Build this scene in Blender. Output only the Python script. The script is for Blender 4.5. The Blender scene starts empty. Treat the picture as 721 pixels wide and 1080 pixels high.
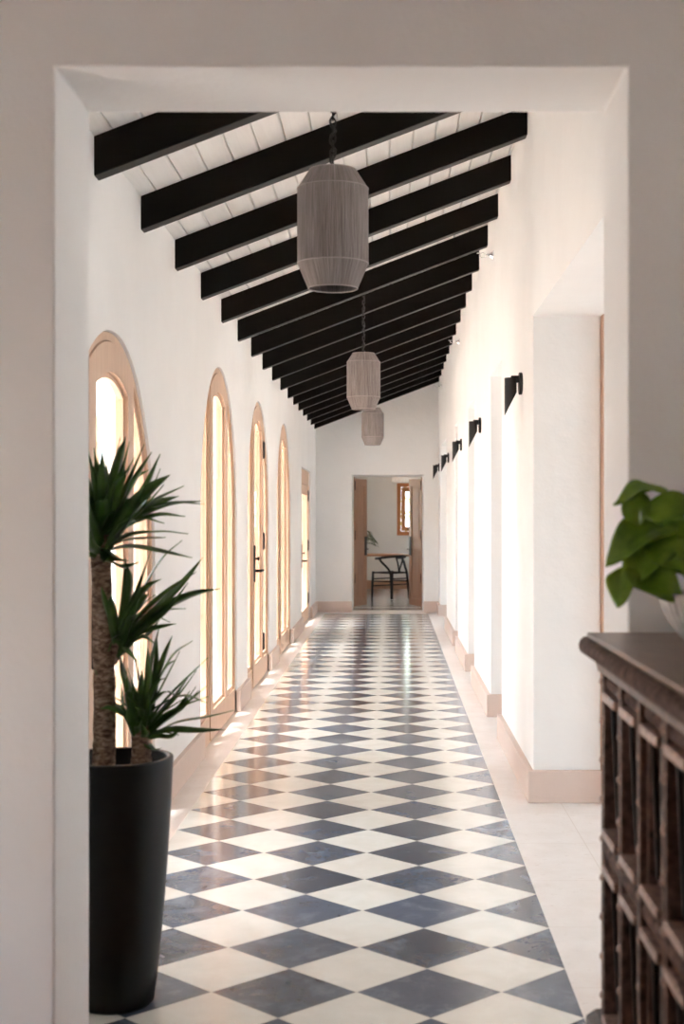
import bpy, bmesh, math, random
from math import pi, sin, cos, radians as R
from mathutils import Vector, Matrix
from mathutils.geometry import tessellate_polygon
random.seed(7)
S = bpy.context.scene
C = S.collection

# ------------------------------------------------------------------ materials
class NT:
    def __init__(s, name, rough=0.5, color=(.8,.8,.8), spec=0.5, metallic=0.0):
        s.m = bpy.data.materials.new(name); s.m.use_nodes = True
        s.t = s.m.node_tree; s.n = s.t.nodes; s.l = s.t.links
        s.b = s.n['Principled BSDF']
        s.b.inputs['Roughness'].default_value = rough
        s.b.inputs['Base Color'].default_value = (*color, 1)
        s.b.inputs['Specular IOR Level'].default_value = spec
        s.b.inputs['Metallic'].default_value = metallic
    def new(s, t, **k):
        n = s.n.new(t)
        for a, v in k.items(): setattr(n, a, v)
        return n
    def val(s, sock, v):
        if hasattr(v, 'is_output') or isinstance(v, bpy.types.NodeSocket): s.l.new(v, sock)
        else: sock.default_value = v
    def math(s, op, a, b=0.0, c=None):
        n = s.new('ShaderNodeMath', operation=op)
        s.val(n.inputs[0], a); s.val(n.inputs[1], b)
        if c is not None: s.val(n.inputs[2], c)
        return n.outputs[0]
    def obj(s):
        return s.new('ShaderNodeTexCoord').outputs['Object']
    def geo(s):
        return s.new('ShaderNodeNewGeometry').outputs['Position']
    def mapping(s, v, scale=(1,1,1), rot=(0,0,0)):
        n = s.new('ShaderNodeMapping'); s.l.new(v, n.inputs[0])
        n.inputs['Scale'].default_value = scale; n.inputs['Rotation'].default_value = rot
        return n.outputs[0]
    def noise(s, v, scale=5, detail=4, rough=.55, dist=0):
        n = s.new('ShaderNodeTexNoise'); s.l.new(v, n.inputs['Vector'])
        n.inputs['Scale'].default_value = scale; n.inputs['Detail'].default_value = detail
        n.inputs['Roughness'].default_value = rough; n.inputs['Distortion'].default_value = dist
        return n.outputs['Fac']
    def ramp(s, f, *stops):
        n = s.new('ShaderNodeValToRGB'); s.l.new(f, n.inputs[0]); e = n.color_ramp.elements
        while len(e) < len(stops): e.new(.5)
        for i, (p, c) in enumerate(stops):
            e[i].position = p; e[i].color = (*c, 1) if len(c) == 3 else c
        return n.outputs[0]
    def mix(s, f, a, b, mode='MIX'):
        n = s.new('ShaderNodeMix', data_type='RGBA', blend_type=mode)
        s.val(n.inputs[0], f)
        for i, v in ((6, a), (7, b)):
            if isinstance(v, tuple): n.inputs[i].default_value = (*v, 1)
            else: s.l.new(v, n.inputs[i])
        return n.outputs[2]
    def color(s, c): s.l.new(c, s.b.inputs['Base Color'])
    def bump(s, h, strength=.3, dist=.01):
        n = s.new('ShaderNodeBump'); s.l.new(h, n.inputs['Height'])
        n.inputs['Strength'].default_value = strength; n.inputs['Distance'].default_value = dist
        s.l.new(n.outputs[0], s.b.inputs['Normal'])

def hexc(r, g, b):
    f = lambda c: (c/255/12.92) if c/255 <= .04045 else ((c/255+.055)/1.055)**2.4
    return (f(r), f(g), f(b))

def plaster(name, col, amt=.035):
    k = NT(name, .85, col, .25)
    p = k.geo()
    n = k.noise(p, 1.6, 5, .6)
    d = tuple(c*(1-amt) for c in col); l = tuple(min(1, c*(1+amt*.5)) for c in col)
    k.color(k.ramp(n, (.3, d), (.7, l)))
    h = k.math('ADD', k.math('MULTIPLY', k.noise(p, 5, 4, .6), 1.6), k.math('MULTIPLY', k.noise(p, 60, 3), .12))
    k.bump(h, .35, .012)
    return k.m
M = {}
M['plaster'] = plaster('white_plaster', hexc(243, 243, 242))
M['plaster_study'] = plaster('study_plaster', hexc(222, 222, 218))
M['baseboard'] = plaster('pink_stone_baseboard', hexc(218, 200, 190), .03)
M['outside_plaster'] = plaster('outside_plaster', hexc(236, 228, 222), .05)

def wood(name, c1, c2, scale=(14, 14, .8), rough=.45, spec=.4):
    k = NT(name, rough, c1, spec)
    v = k.mapping(k.obj(), scale)
    n = k.noise(v, 3, 5, .6, .6)
    k.color(k.ramp(n, (.35, c1), (.65, c2)))
    k.bump(n, .12, .003)
    return k.m
M['oak'] = wood('pale_oak', hexc(206, 172, 146), hexc(218, 186, 160))
M['oak_door'] = wood('brown_oak', hexc(180, 142, 118), hexc(190, 152, 126))
M['window_oak'] = wood('orange_oak', hexc(176, 112, 66), hexc(192, 128, 78))
M['table_wood'] = wood('table_wood', hexc(140, 95, 62), hexc(160, 112, 76), (2, 16, 16))
M['beam'] = wood('black_brown_beam', hexc(9, 6, 4), hexc(17, 12, 8), (.8, 12, 12), .4, .1)
M['plank'] = wood('white_plank', hexc(240, 238, 235), hexc(245, 243, 240), (12, .8, 12), .6)
M['oak_floor'] = wood('oak_floor_boards', hexc(158, 106, 68), hexc(178, 124, 82), (8, 1, 8))  # warm tone put in to bounce warm light onto the near wall
M['slat'] = wood('outside_slat_wood', hexc(196, 150, 112), hexc(214, 170, 132))

def plain(name, col, rough=.5, spec=.5, metal=0, nscale=40, amt=.12):
    k = NT(name, rough, col, spec, metal)
    n = k.noise(k.obj(), nscale, 3)
    k.color(k.ramp(n, (.3, tuple(c*(1-amt) for c in col)), (.7, tuple(min(1, c*(1+amt)) for c in col))))
    k.bump(n, .05, .001)
    return k.m
M['black_metal'] = plain('black_metal', hexc(20, 17, 16), .45)
M['chrome'] = plain('chrome', (.75, .75, .76), .15, .5, 1)
M['pot'] = plain('charcoal_pot', hexc(11, 12, 13), .42, .3)
M['soil'] = plain('soil', hexc(60, 44, 34), .95, .1, 0, 60, .5)
M['black_wood'] = plain('black_wood', hexc(9, 8, 8), .5, .3)
M['cord_seat'] = plain('dark_cord', hexc(26, 22, 20), .8, .2, 0, 90, .4)
M['switch'] = plain('switch_white', hexc(228, 222, 212), .4)
M['white_box'] = plain('white_box', hexc(240, 238, 232), .6)

def bark():
    k = NT('yucca_bark', .9, (.2, .12, .08), .15)
    v = k.mapping(k.obj(), (1, 1, 2.4))
    n = k.noise(v, 38, 6, .7, .5)
    w = k.noise(k.mapping(k.obj(), (8, 8, 60)), 2, 3)
    k.color(k.ramp(n, (.36, hexc(84, 64, 52)), (.5, hexc(142, 116, 98)), (.62, hexc(188, 166, 148))))
    k.bump(k.math('ADD', n, w), .8, .008)
    return k.m
M['bark'] = bark()

def leafm(name, c1, c2, rough=.4):
    k = NT(name, rough, c1, .5)
    n = k.noise(k.mapping(k.obj(), (9, 9, 9)), 2, 3)
    k.color(k.ramp(n, (.3, c1), (.7, c2)))
    # thin leaf: a little light passes through
    tr = k.new('ShaderNodeBsdfTranslucent'); tr.inputs[0].default_value = (*tuple(min(1, c*1.6) for c in c2), 1)
    mx = k.new('ShaderNodeMixShader'); mx.inputs[0].default_value = .22
    out = k.n['Material Output']
    k.l.new(k.b.outputs[0], mx.inputs[1]); k.l.new(tr.outputs[0], mx.inputs[2]); k.l.new(mx.outputs[0], out.inputs[0])
    return k.m
M['yucca'] = leafm('yucca_leaf', hexc(38, 64, 28), hexc(84, 122, 50), .3)
M['broad'] = leafm('broad_leaf', hexc(62, 96, 20), hexc(140, 172, 50), .25)
M['palm'] = leafm('palm_leaf', hexc(48, 62, 38), hexc(80, 96, 58))
M['garden'] = leafm('garden_leaf', hexc(120, 150, 50), hexc(196, 200, 80), .6)

def glass():
    m = bpy.data.materials.new('window_glass'); m.use_nodes = True
    t = m.node_tree; n = t.nodes; n.clear()
    o = n.new('ShaderNodeOutputMaterial'); mx = n.new('ShaderNodeMixShader')
    a = n.new('ShaderNodeBsdfTransparent'); a.inputs[0].default_value = (.97, .98, .97, 1)
    g = n.new('ShaderNodeBsdfGlossy'); g.inputs['Roughness'].default_value = .02
    lw = n.new('ShaderNodeLayerWeight'); lw.inputs[0].default_value = .5
    pw = n.new('ShaderNodeMath'); pw.operation = 'POWER'; pw.inputs[1].default_value = 5
    f = n.new('ShaderNodeMath'); f.operation = 'MULTIPLY_ADD'; f.inputs[1].default_value = .45; f.inputs[2].default_value = .03
    t.links.new(lw.outputs['Facing'], pw.inputs[0]); t.links.new(pw.outputs[0], f.inputs[0])
    nt = n.new('ShaderNodeTexNoise'); nt.inputs['Scale'].default_value = 3
    b = n.new('ShaderNodeBump'); b.inputs['Strength'].default_value = .02
    t.links.new(nt.outputs['Fac'], b.inputs['Height']); t.links.new(b.outputs[0], g.inputs['Normal'])
    t.links.new(f.outputs[0], mx.inputs[0]); t.links.new(a.outputs[0], mx.inputs[1])
    t.links.new(g.outputs[0], mx.inputs[2]); t.links.new(mx.outputs[0], o.inputs[0])
    return m
M['glass'] = glass()

def threads():
    k = NT('grey_thread', .9, (.2, .2, .2), .15)
    sx = k.new('ShaderNodeSeparateXYZ'); k.l.new(k.obj(), sx.inputs[0])
    a = k.math('ARCTAN2', sx.outputs[1], sx.outputs[0])
    z = sx.outputs[2]
    cb = k.new('ShaderNodeCombineXYZ')
    k.l.new(k.math('MULTIPLY', k.math('SINE', a), 24.0), cb.inputs[0])
    k.l.new(k.math('MULTIPLY', k.math('COSINE', a), 24.0), cb.inputs[1])
    k.l.new(k.math('MULTIPLY', z, 3.0), cb.inputs[2])
    n = k.noise(cb.outputs[0], 2.2, 4, .7)
    k.color(k.ramp(n, (.28, hexc(88, 80, 77)), (.5, hexc(142, 133, 130)), (.72, hexc(182, 174, 172))))
    s = k.math('SINE', k.math('MULTIPLY', a, 180.0))
    k.bump(k.math('ADD', s, k.math('MULTIPLY', n, 2.0)), .5, .002)
    return k.m
M['thread'] = threads()
M['ring'] = plain('pale_thread_ring', hexc(172, 162, 158), .9, .1)

def bowlm():
    k = NT('silver_white_ceramic', .35, hexc(200, 196, 190), .5)
    sx = k.new('ShaderNodeSeparateXYZ'); k.l.new(k.obj(), sx.inputs[0])
    a = k.math('ARCTAN2', sx.outputs[1], sx.outputs[0])
    s = k.math('SINE', k.math('MULTIPLY', a, 40.0))
    n = k.noise(k.obj(), 18, 3)
    k.color(k.ramp(n, (.3, hexc(150, 146, 140)), (.6, hexc(226, 222, 216))))
    k.bump(s, .5, .004)
    return k.m
M['bowl'] = bowlm()

def carved():
    k = NT('dark_carved_wood', .5, (.03, .02, .015), .4)
    n = k.noise(k.obj(), 28, 5, .7)
    n2 = k.noise(k.mapping(k.obj(), (30, 3, 3)), 2, 3)
    c = k.ramp(n, (.42, hexc(22, 13, 10)), (.60, hexc(42, 27, 21)), (.75, hexc(96, 72, 60)))
    k.color(c)
    k.bump(n, .5, .004)
    return k.m
M['carved'] = carved()
M['carved_worn'] = plain('worn_raised_wood', hexc(98, 75, 66), .4, .5, 0, 45, .7)
M['carved_high'] = plain('rubbed_pale_wood_edges', hexc(150, 124, 112), .4, .5, 0, 60, .5)
M['cabinet_top'] = wood('brown_cabinet_top', hexc(104, 84, 72), hexc(124, 102, 90), (6, 2, 6), .35)

# chequered stone floor: tiles are laid on the diagonal
XA, Y0, DG = .1134, 3.944+.2157, .4313
def tilefloor():
    k = NT('chequered_stone_tiles', .12, (.8, .8, .8), .5)
    g = k.geo(); sx = k.new('ShaderNodeSeparateXYZ'); k.l.new(g, sx.inputs[0])
    dx = k.math('SUBTRACT', sx.outputs[0], XA); dy = k.math('SUBTRACT', sx.outputs[1], Y0)
    u = k.math('ADD', k.math('DIVIDE', k.math('ADD', dx, dy), DG), .5)
    v = k.math('ADD', k.math('DIVIDE', k.math('SUBTRACT', dx, dy), DG), .5)
    fu, fv = k.math('FLOOR', u), k.math('FLOOR', v)
    par = k.math('FRACT', k.math('MULTIPLY', k.math('ADD', k.math('ADD', fu, fv), 400.0), .5))
    par = k.math('GREATER_THAN', par, .25)          # 1 = white tile
    cb = k.new('ShaderNodeCombineXYZ'); k.l.new(fu, cb.inputs[0]); k.l.new(fv, cb.inputs[1])
    wn = k.new('ShaderNodeTexWhiteNoise'); k.l.new(cb.outputs[0], wn.inputs[0]); rnd = wn.outputs[0]
    # each tile has its own cloud
    off = k.new('ShaderNodeVectorMath', operation='MULTIPLY_ADD')
    k.l.new(cb.outputs[0], off.inputs[0]); off.inputs[1].default_value = (3.1, 5.7, 0); k.l.new(g, off.inputs[2])
    n = k.noise(off.outputs[0], 7, 6, .62, .6)
    n2 = k.noise(off.outputs[0], 45, 4, .7)
    dark = k.ramp(k.math('ADD', k.math('MULTIPLY', n, .8), k.math('MULTIPLY', n2, .2)),
                  (.36, hexc(56, 64, 78)), (.52, hexc(78, 88, 104)), (.64, hexc(124, 136, 152)))
    tint = k.ramp(rnd, (0, hexc(72, 74, 80)), (1, hexc(106, 118, 140)))
    dark = k.mix(.45, dark, tint)
    white = k.ramp(n, (.3, hexc(226, 223, 213)), (.7, hexc(240, 238, 230)))
    col = k.mix(par, dark, white)
    ed = k.math('MINIMUM', k.math('PINGPONG', u, .5), k.math('PINGPONG', v, .5))
    gr = k.math('LESS_THAN', ed, .006)
    col = k.mix(gr, col, hexc(188, 182, 172))
    k.color(col)
    rg = k.math('ADD', k.math('MULTIPLY', n2, .16), .07)
    k.l.new(k.math('ADD', rg, k.math('MULTIPLY', gr, .5)), k.b.inputs['Roughness'])
    k.bump(k.math('ADD', k.math('MULTIPLY', n, .25), k.math('MULTIPLY', gr, -1.0)), .12, .002)
    return k.m
M['tile'] = tilefloor()

def limestone(name, c1, c2, pit, step=.62, rough=.4):
    k = NT(name, rough, c1, .35)
    g = k.geo(); sx = k.new('ShaderNodeSeparateXYZ'); k.l.new(g, sx.inputs[0])
    n = k.noise(k.mapping(g, (1, 1, 1)), 6, 6, .65)
    p = k.noise(k.mapping(g, (.5, 1.2, 1)), 45, 5, .7)
    base = k.ramp(n, (.3, c1), (.7, c2))
    pm = k.ramp(p, (.61, (0, 0, 0)), (.67, (1, 1, 1)))
    base = k.mix(k.math('MULTIPLY', pm, .45), base, pit)
    j = k.math('PINGPONG', k.math('ADD', sx.outputs[1], .14), step/2)
    jl = k.math('LESS_THAN', j, .0022)
    j2 = k.math('LESS_THAN', k.math('PINGPONG', k.math('SUBTRACT', sx.outputs[0], .84), .6), .0022)
    jl = k.math('MAXIMUM', jl, j2)
    base = k.mix(k.math('MULTIPLY', jl, .5), base, hexc(206, 192, 180))
    k.color(base)
    k.bump(k.math('ADD', k.math('MULTIPLY', pm, -.6), k.math('MULTIPLY', jl, -1.0)), .25, .003)
    return k.m
M['stone'] = limestone('pink_limestone', hexc(228, 220, 214), hexc(238, 232, 228), hexc(180, 156, 142))
M['paving'] = None
def paving():
    k = NT('terrace_paving', .7, (.6, .4, .3), .3)
    g = k.geo(); sx = k.new('ShaderNodeSeparateXYZ'); k.l.new(g, sx.inputs[0])
    b = k.math('PINGPONG', sx.outputs[1], .3)
    m = k.math('LESS_THAN', b, .13)  # brown bands: pergola slat shadows put into the paving colour
    n = k.noise(g, 8, 4)
    c = k.mix(m, k.ramp(n, (.3, hexc(226, 214, 202)), (.7, hexc(238, 228, 218))), k.ramp(n, (.3, hexc(160, 136, 124)), (.7, hexc(184, 158, 144))))
    k.color(c)
    return k.m
M['paving'] = paving()

# ------------------------------------------------------------------ mesh helpers
def link(name, bm, mat, parent=None, smooth=False, bevel=0, seg=2):
    me = bpy.data.meshes.new(name)
    bmesh.ops.recalc_face_normals(bm, faces=bm.faces)
    bm.to_mesh(me); bm.free()
    mats = mat if isinstance(mat, list) else [mat]
    for q in mats: me.materials.append(q)
    if smooth:
        for p in me.polygons: p.use_smooth = True
    o = bpy.data.objects.new(name, me); C.objects.link(o)
    if bevel:
        b = o.modifiers.new('bevel', 'BEVEL'); b.width = bevel; b.segments = seg; b.limit_method = 'ANGLE'
    if parent: o.parent = parent
    return o
def tag(o, label, cat, group=None, kind=None):
    o['label'] = label; o['category'] = cat
    if group: o['group'] = group
    if kind: o['kind'] = kind
    return o
def empty(name, loc=(0, 0, 0), rz=0, label=None, cat=None, group=None, kind=None):
    o = bpy.data.objects.new(name, None); C.objects.link(o); o.empty_display_size = .1
    o.location = loc; o.rotation_euler = (0, 0, rz)
    if label: tag(o, label, cat, group, kind)
    return o
def copy_tree(o, parent=None):
    c = o.copy(); C.objects.link(c); c.parent = parent
    for ch in [x for x in C.objects if x.parent == o]: copy_tree(ch, c)
    return c
def box(bm, x0, x1, y0, y1, z0, z1, mi=0):
    v = [bm.verts.new(p) for p in ((x0,y0,z0),(x1,y0,z0),(x1,y1,z0),(x0,y1,z0),(x0,y0,z1),(x1,y0,z1),(x1,y1,z1),(x0,y1,z1))]
    for f in ((0,3,2,1),(4,5,6,7),(0,1,5,4),(1,2,6,5),(2,3,7,6),(3,0,4,7)):
        q = bm.faces.new([v[i] for i in f]); q.material_index = mi
    return v
def extrude_poly(bm, outer, holes, f0, f1):
    """outer/holes: 2-D point lists; f0/f1: map a 2-D point to 3-D on either face"""
    loops = [outer]+holes
    flat = [p for l in loops for p in l]
    tris = tessellate_polygon([[Vector((p[0], p[1], 0)) for p in l] for l in loops])
    A = [bm.verts.new(f0(*p)) for p in flat]; B = [bm.verts.new(f1(*p)) for p in flat]
    for t in tris:
        try:
            bm.faces.new([A[i] for i in t]); bm.faces.new([B[i] for i in reversed(t)])
        except ValueError: pass
    k = 0
    for l in loops:
        n = len(l)
        for i in range(n):
            a, b = k+i, k+(i+1) % n
            bm.faces.new([A[a], A[b], B[b], B[a]])
        k += n
def lathe(bm, prof, n=48, c=(0, 0, 0), close=False):
    rings = []
    for r, z in prof:
        rings.append([bm.verts.new((c[0]+r*cos(2*pi*i/n), c[1]+r*sin(2*pi*i/n), c[2]+z)) for i in range(n)])
    m = len(rings)
    for k in range(m if close else m-1):
        a, b = rings[k], rings[(k+1) % m]
        for i in range(n):
            bm.faces.new([a[i], a[(i+1) % n], b[(i+1) % n], b[i]])
    if not close:
        for rr, z in ((rings[0], 0), (rings[-1], 1)):
            bm.faces.new(rr)
    return rings
def tube(bm, pts, rad, n=10, closed=False):
    pts = [Vector(p) for p in pts]; m = len(pts)
    if not isinstance(rad, (list, tuple)): rad = [rad]*m
    rings = []; up = None
    for i, p in enumerate(pts):
        if closed: d = pts[(i+1) % m]-pts[i-1]
        else: d = pts[min(i+1, m-1)]-pts[max(i-1, 0)]
        d.normalize()
        if up is None:
            up = Vector((0, 0, 1)) if abs(d.z) < .9 else Vector((1, 0, 0))
        u = (up-d*up.dot(d)).normalized(); up = u
        w = d.cross(u)
        rings.append([bm.verts.new(p+(u*cos(2*pi*k/n)+w*sin(2*pi*k/n))*rad[i]) for k in range(n)])
    for i in range(m if closed else m-1):
        a, b = rings[i], rings[(i+1) % m]
        for k in range(n): bm.faces.new([a[k], a[(k+1) % n], b[(k+1) % n], b[k]])
    if not closed:
        bm.faces.new(rings[0]); bm.faces.new(rings[-1])
def spline(pts, n=8):
    P = [Vector(p) for p in pts]; P = [2*P[0]-P[1]]+P+[2*P[-1]-P[-2]]; out = []
    for i in range(1, len(P)-2):
        for k in range(n):
            t = k/n; a, b, c, d = P[i-1], P[i], P[i+1], P[i+2]
            out.append(.5*((2*b)+(c-a)*t+(2*a-5*b+4*c-d)*t*t+(3*b-a-3*c+d)*t**3))
    out.append(P[-2]); return out
def sphere(bm, c, r, sc=(1, 1, 1), u=12, v=8, mi=0):
    n0 = len(bm.faces)
    m = Matrix.Translation(c) @ Matrix.Diagonal((*[r*s for s in sc], 1))
    bmesh.ops.create_uvsphere(bm, u_segments=u, v_segments=v, radius=1, matrix=m)
    if mi:
        for f in list(bm.faces)[n0:]: f.material_index = mi
def B(): return bmesh.new()

# ------------------------------------------------------------------ measures (metres; corridor runs along +Y)
XL, XR = -1.115, .705
TL, TR = -.965, .544
YN0, YN1 = 3.25, 3.62          # wall with the opening in front
YF = 20.75; YF2 = 21.85        # far wall
ZL, ZR = 2.695, 3.39           # underside of beams at both walls
BH = .150
def zb(x): return ZL+(x-XL)/(XR-XL)*(ZR-ZL)
def zc(x): return zb(x)+BH
STR = 'structure'

# floor
bm = B()
def quad(bm, x0, x1, y0, y1, z, mi):
    f = bm.faces.new([bm.verts.new(p) for p in ((x0,y0,z),(x1,y0,z),(x1,y1,z),(x0,y1,z))]); f.material_index = mi
box(bm, TL, TR, YN1+.02, 20.36, -.08, 0, 0)
box(bm, XL-.32, TL, YN1+.02, YF2, -.08, -.0005, 1)
box(bm, TR, XR+.335, YN1+.02, YF2, -.08, -.0005, 1)
box(bm, TL, TR, 20.36, 21.15, -.08, -.0005, 1)
box(bm, TL, TR, 21.15, 21.75, -.08, 0, 0)
box(bm, TL, TR, 21.75, YF2, -.08, -.0005, 1)
tag(link('floor', bm, [M['tile'], M['stone']]), 'polished corridor floor of slate and cream diamond tiles with limestone borders', 'floor', kind=STR)
bm = B(); box(bm, -1.2, 2.4, YF2, 27.45, -.08, 0, 0)
tag(link('floor', bm, M['tile']), 'glossy tiled floor of the room behind the double doors', 'floor', kind=STR)
bm = B(); box(bm, -2.6, 1.3, -2.0, YN1+.02, -.08, -.0005, 0)
tag(link('floor', bm, M['oak_floor']), 'timber floor of the room in front of the opening', 'floor', kind=STR)  # unseen floor, made warm timber for its bounce light
bm = B(); box(bm, XR+.335, 4.2, YN1, YF2, -.08, -.0005, 0)
tag(link('floor', bm, M['stone']), 'limestone floor of the rooms beyond the right hand openings', 'floor', kind=STR)

# near wall with the opening
OX0, OX1, OZ = -.775, .548, 2.46
bm = B()
OX0F, OX1F = -.78, .55
extrude_poly(bm, [(-2.6, 0), (OX0F, 0), (OX0F, OZ), (OX1F, OZ), (OX1F, 0), (1.3, 0), (1.3, 4.0), (-2.6, 4.0)], [],
             lambda x, z: (x, YN0, z), lambda x, z: (x, YN1, z))
tag(link('wall_near', bm, M['plaster'], bevel=.006), 'thick plaster wall framing the view with a wide square opening', 'wall', kind=STR)

# left wall with arched and square openings
RA = .97
ARCH = [(5.66, 1.19), (9.17, 1.42), (11.86, 1.42), (14.66, 1.42)]
DY0, DY1, DZ = 17.45, 19.5, 2.04
out = [(YN1-.02, 0)]
for yc, zs in ARCH:
    out.append((yc-RA, 0))
    out += [(yc-RA*cos(pi*i/40), zs+RA*sin(pi*i/40)) for i in range(41)]
    out.append((yc+RA, 0))
out += [(DY0, 0), (DY0, DZ), (DY1, DZ), (DY1, 0), (YF+.05, 0), (YF+.05, zc(XL)+.1), (YN1-.02, zc(XL)+.1)]
bm = B(); extrude_poly(bm, out, [], lambda y, z: (XL, y, z), lambda y, z: (XL-.22, y, z))
tag(link('wall_left', bm, M['plaster'], bevel=.006), 'long white plaster wall pierced by four arches and a square door', 'wall', kind=STR)

# right wall with square openings
OPN = [(3.62, 6.935), (8.9, 9.9), (11.8, 12.8), (14.72, 15.4), (17.7, 19.95)]
HD = 2.41
out = [(YN1-.02, HD)]
out = [(YN1-.02, HD)]
for i, (a, b) in enumerate(OPN):
    if i: out += [(a, 0), (a, HD)]
    out += [(b, HD), (b, 0)]
out += [(YF+.05, 0), (YF+.05, zc(XR)+.12), (YN1-.02, zc(XR)+.12)]
bm = B(); extrude_poly(bm, out, [], lambda y, z: (XR, y, z), lambda y, z: (XR+.335, y, z))
tag(link('wall_right', bm, M['plaster'], bevel=.006), 'tall white plaster wall with a row of square openings', 'wall', kind=STR)

# far wall with door opening
DX0, DX1, DH = -.577, .485, 2.035
bm = B()
extrude_poly(bm, [(XL-.2, 0), (DX0, 0), (DX0, DH), (DX1, DH), (DX1, 0), (XR+.3, 0), (XR+.3, 3.75), (XL-.2, 3.0)], [],
             lambda x, z: (x, YF, z), lambda x, z: (x, YF2, z))
tag(link('wall_far', bm, M['plaster'], bevel=.006), 'plaster end wall around the brown double doors', 'wall', kind=STR)

# baseboards
BT, BZ = .028, .158
def base_seg(bm, x0, x1, y0, y1):
    box(bm, x0, x1, y0, y1, 0, BZ)
bm = B()
prev = YN1
segs = []
for yc, zs in ARCH: segs.append((prev, yc-RA)); prev = yc+RA
segs.append((prev, DY0)); segs.append((DY1, YF))
for a, b in segs: box(bm, XL-.02, XL+BT, a, b, 0, BZ)
tag(link('baseboard_left', bm, M['baseboard'], bevel=.003), 'low pink stone skirting between the arches on the left', 'baseboard', kind=STR)
bm = B()
for i, (a, b) in enumerate(OPN):
    e = OPN[i+1][0] if i+1 < len(OPN) else YF
    box(bm, XR-BT, XR+.335+BT, b-BT, e+(BT if i+1 < len(OPN) else 0), 0, BZ)
tag(link('baseboard_right', bm, M['baseboard'], bevel=.003), 'low pink stone skirting wrapping the right hand pillars', 'baseboard', kind=STR)
bm = B()
box(bm, XL, DX0, YF-BT, YF+.01, 0, BZ); box(bm, DX1, XR, YF-BT, YF+.01, 0, BZ)
tag(link('baseboard_far', bm, M['baseboard'], bevel=.003), 'low pink stone skirting either side of the double doors', 'baseboard', kind=STR)

# sloping ceiling: boards run along the corridor
bm = B()
ang = math.atan2(ZR-ZL, XR-XL); n = 17
x0, x1 = XL-.05, XR+.1
for i in range(n):
    a = x0+(x1-x0)*i/n; b = x0+(x1-x0)*(i+1)/n; g = .0035
    v = []
    for y in (YN1-.3, YF+.05):
        v.append([bm.verts.new((x, y, zc(x)+d)) for x, d in ((a+g*.2, .02), (a+g, .004), (a+g*2.2, 0), (b-g*2.2, 0), (b-g, .004), (b-g*.2, .02))])
    for k in range(5): bm.faces.new([v[0][k], v[0][k+1], v[1][k+1], v[1][k]])
    bm.faces.new(v[0]); bm.faces.new(list(reversed(v[1]))); bm.faces.new([v[0][0], v[1][0], v[1][5], v[0][5]])
vv = [bm.verts.new(p) for p in ((x0-.3, YN1-.3, zc(x0-.3)+.02), (x1+.4, YN1-.3, zc(x1+.4)+.02), (x1+.4, YF+1.1, zc(x1+.4)+.02), (x0-.3, YF+1.1, zc(x0-.3)+.02),
                                (x0-.3, YN1-.3, zc(x0-.3)+.12), (x1+.4, YN1-.3, zc(x1+.4)+.12), (x1+.4, YF+1.1, zc(x1+.4)+.12), (x0-.3, YF+1.1, zc(x0-.3)+.12))]
for f in ((0,3,2,1),(4,5,6,7),(0,1,5,4),(1,2,6,5),(2,3,7,6),(3,0,4,7)): bm.faces.new([vv[i] for i in f])
tag(link('ceiling', bm, M['plank']), 'sloping white boarded corridor ceiling', 'ceiling', kind=STR)

# beams
ords = ['first', 'second', 'third', 'fourth', 'fifth', 'sixth', 'seventh', 'eighth', 'ninth', 'tenth', 'eleventh', 'twelfth', 'thirteenth', 'fourteenth', 'fifteenth', 'sixteenth', 'seventeenth']
YB = [5.255+.9845*k for k in range(11)] + [15.1+.88*k for k in range(1, 7)]
bm = B()
v = []
for y in (0, .088):
    v.append([bm.verts.new((x, y, z)) for x, z in ((XL-.002, zb(XL)), (XR+.002, zb(XR)), (XR+.002, zc(XR)+.001), (XL-.002, zc(XL)+.001))])
bm.faces.new(v[0]); bm.faces.new(list(reversed(v[1])))
for k in range(4): bm.faces.new([v[0][k], v[0][(k+1) % 4], v[1][(k+1) % 4], v[1][k]])
beam0 = link('timber_beam', bm, M['beam'], bevel=.006)
for i, y in enumerate(YB):
    o = beam0 if i == 0 else beam0.copy()
    if i: C.objects.link(o)
    o.location = (0, y, 0)
    lab = 'black-brown sloping timber ceiling beam, %s counted from the near opening' % ords[i]
    if i == 0: lab = 'black-brown sloping timber ceiling beam nearest the camera, its top cut off by the opening'
    if i == 16: lab = 'black-brown sloping timber ceiling beam farthest away, next to the end wall'
    tag(o, lab, 'ceiling beam', 'dark timber beams under the white ceiling')

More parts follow.
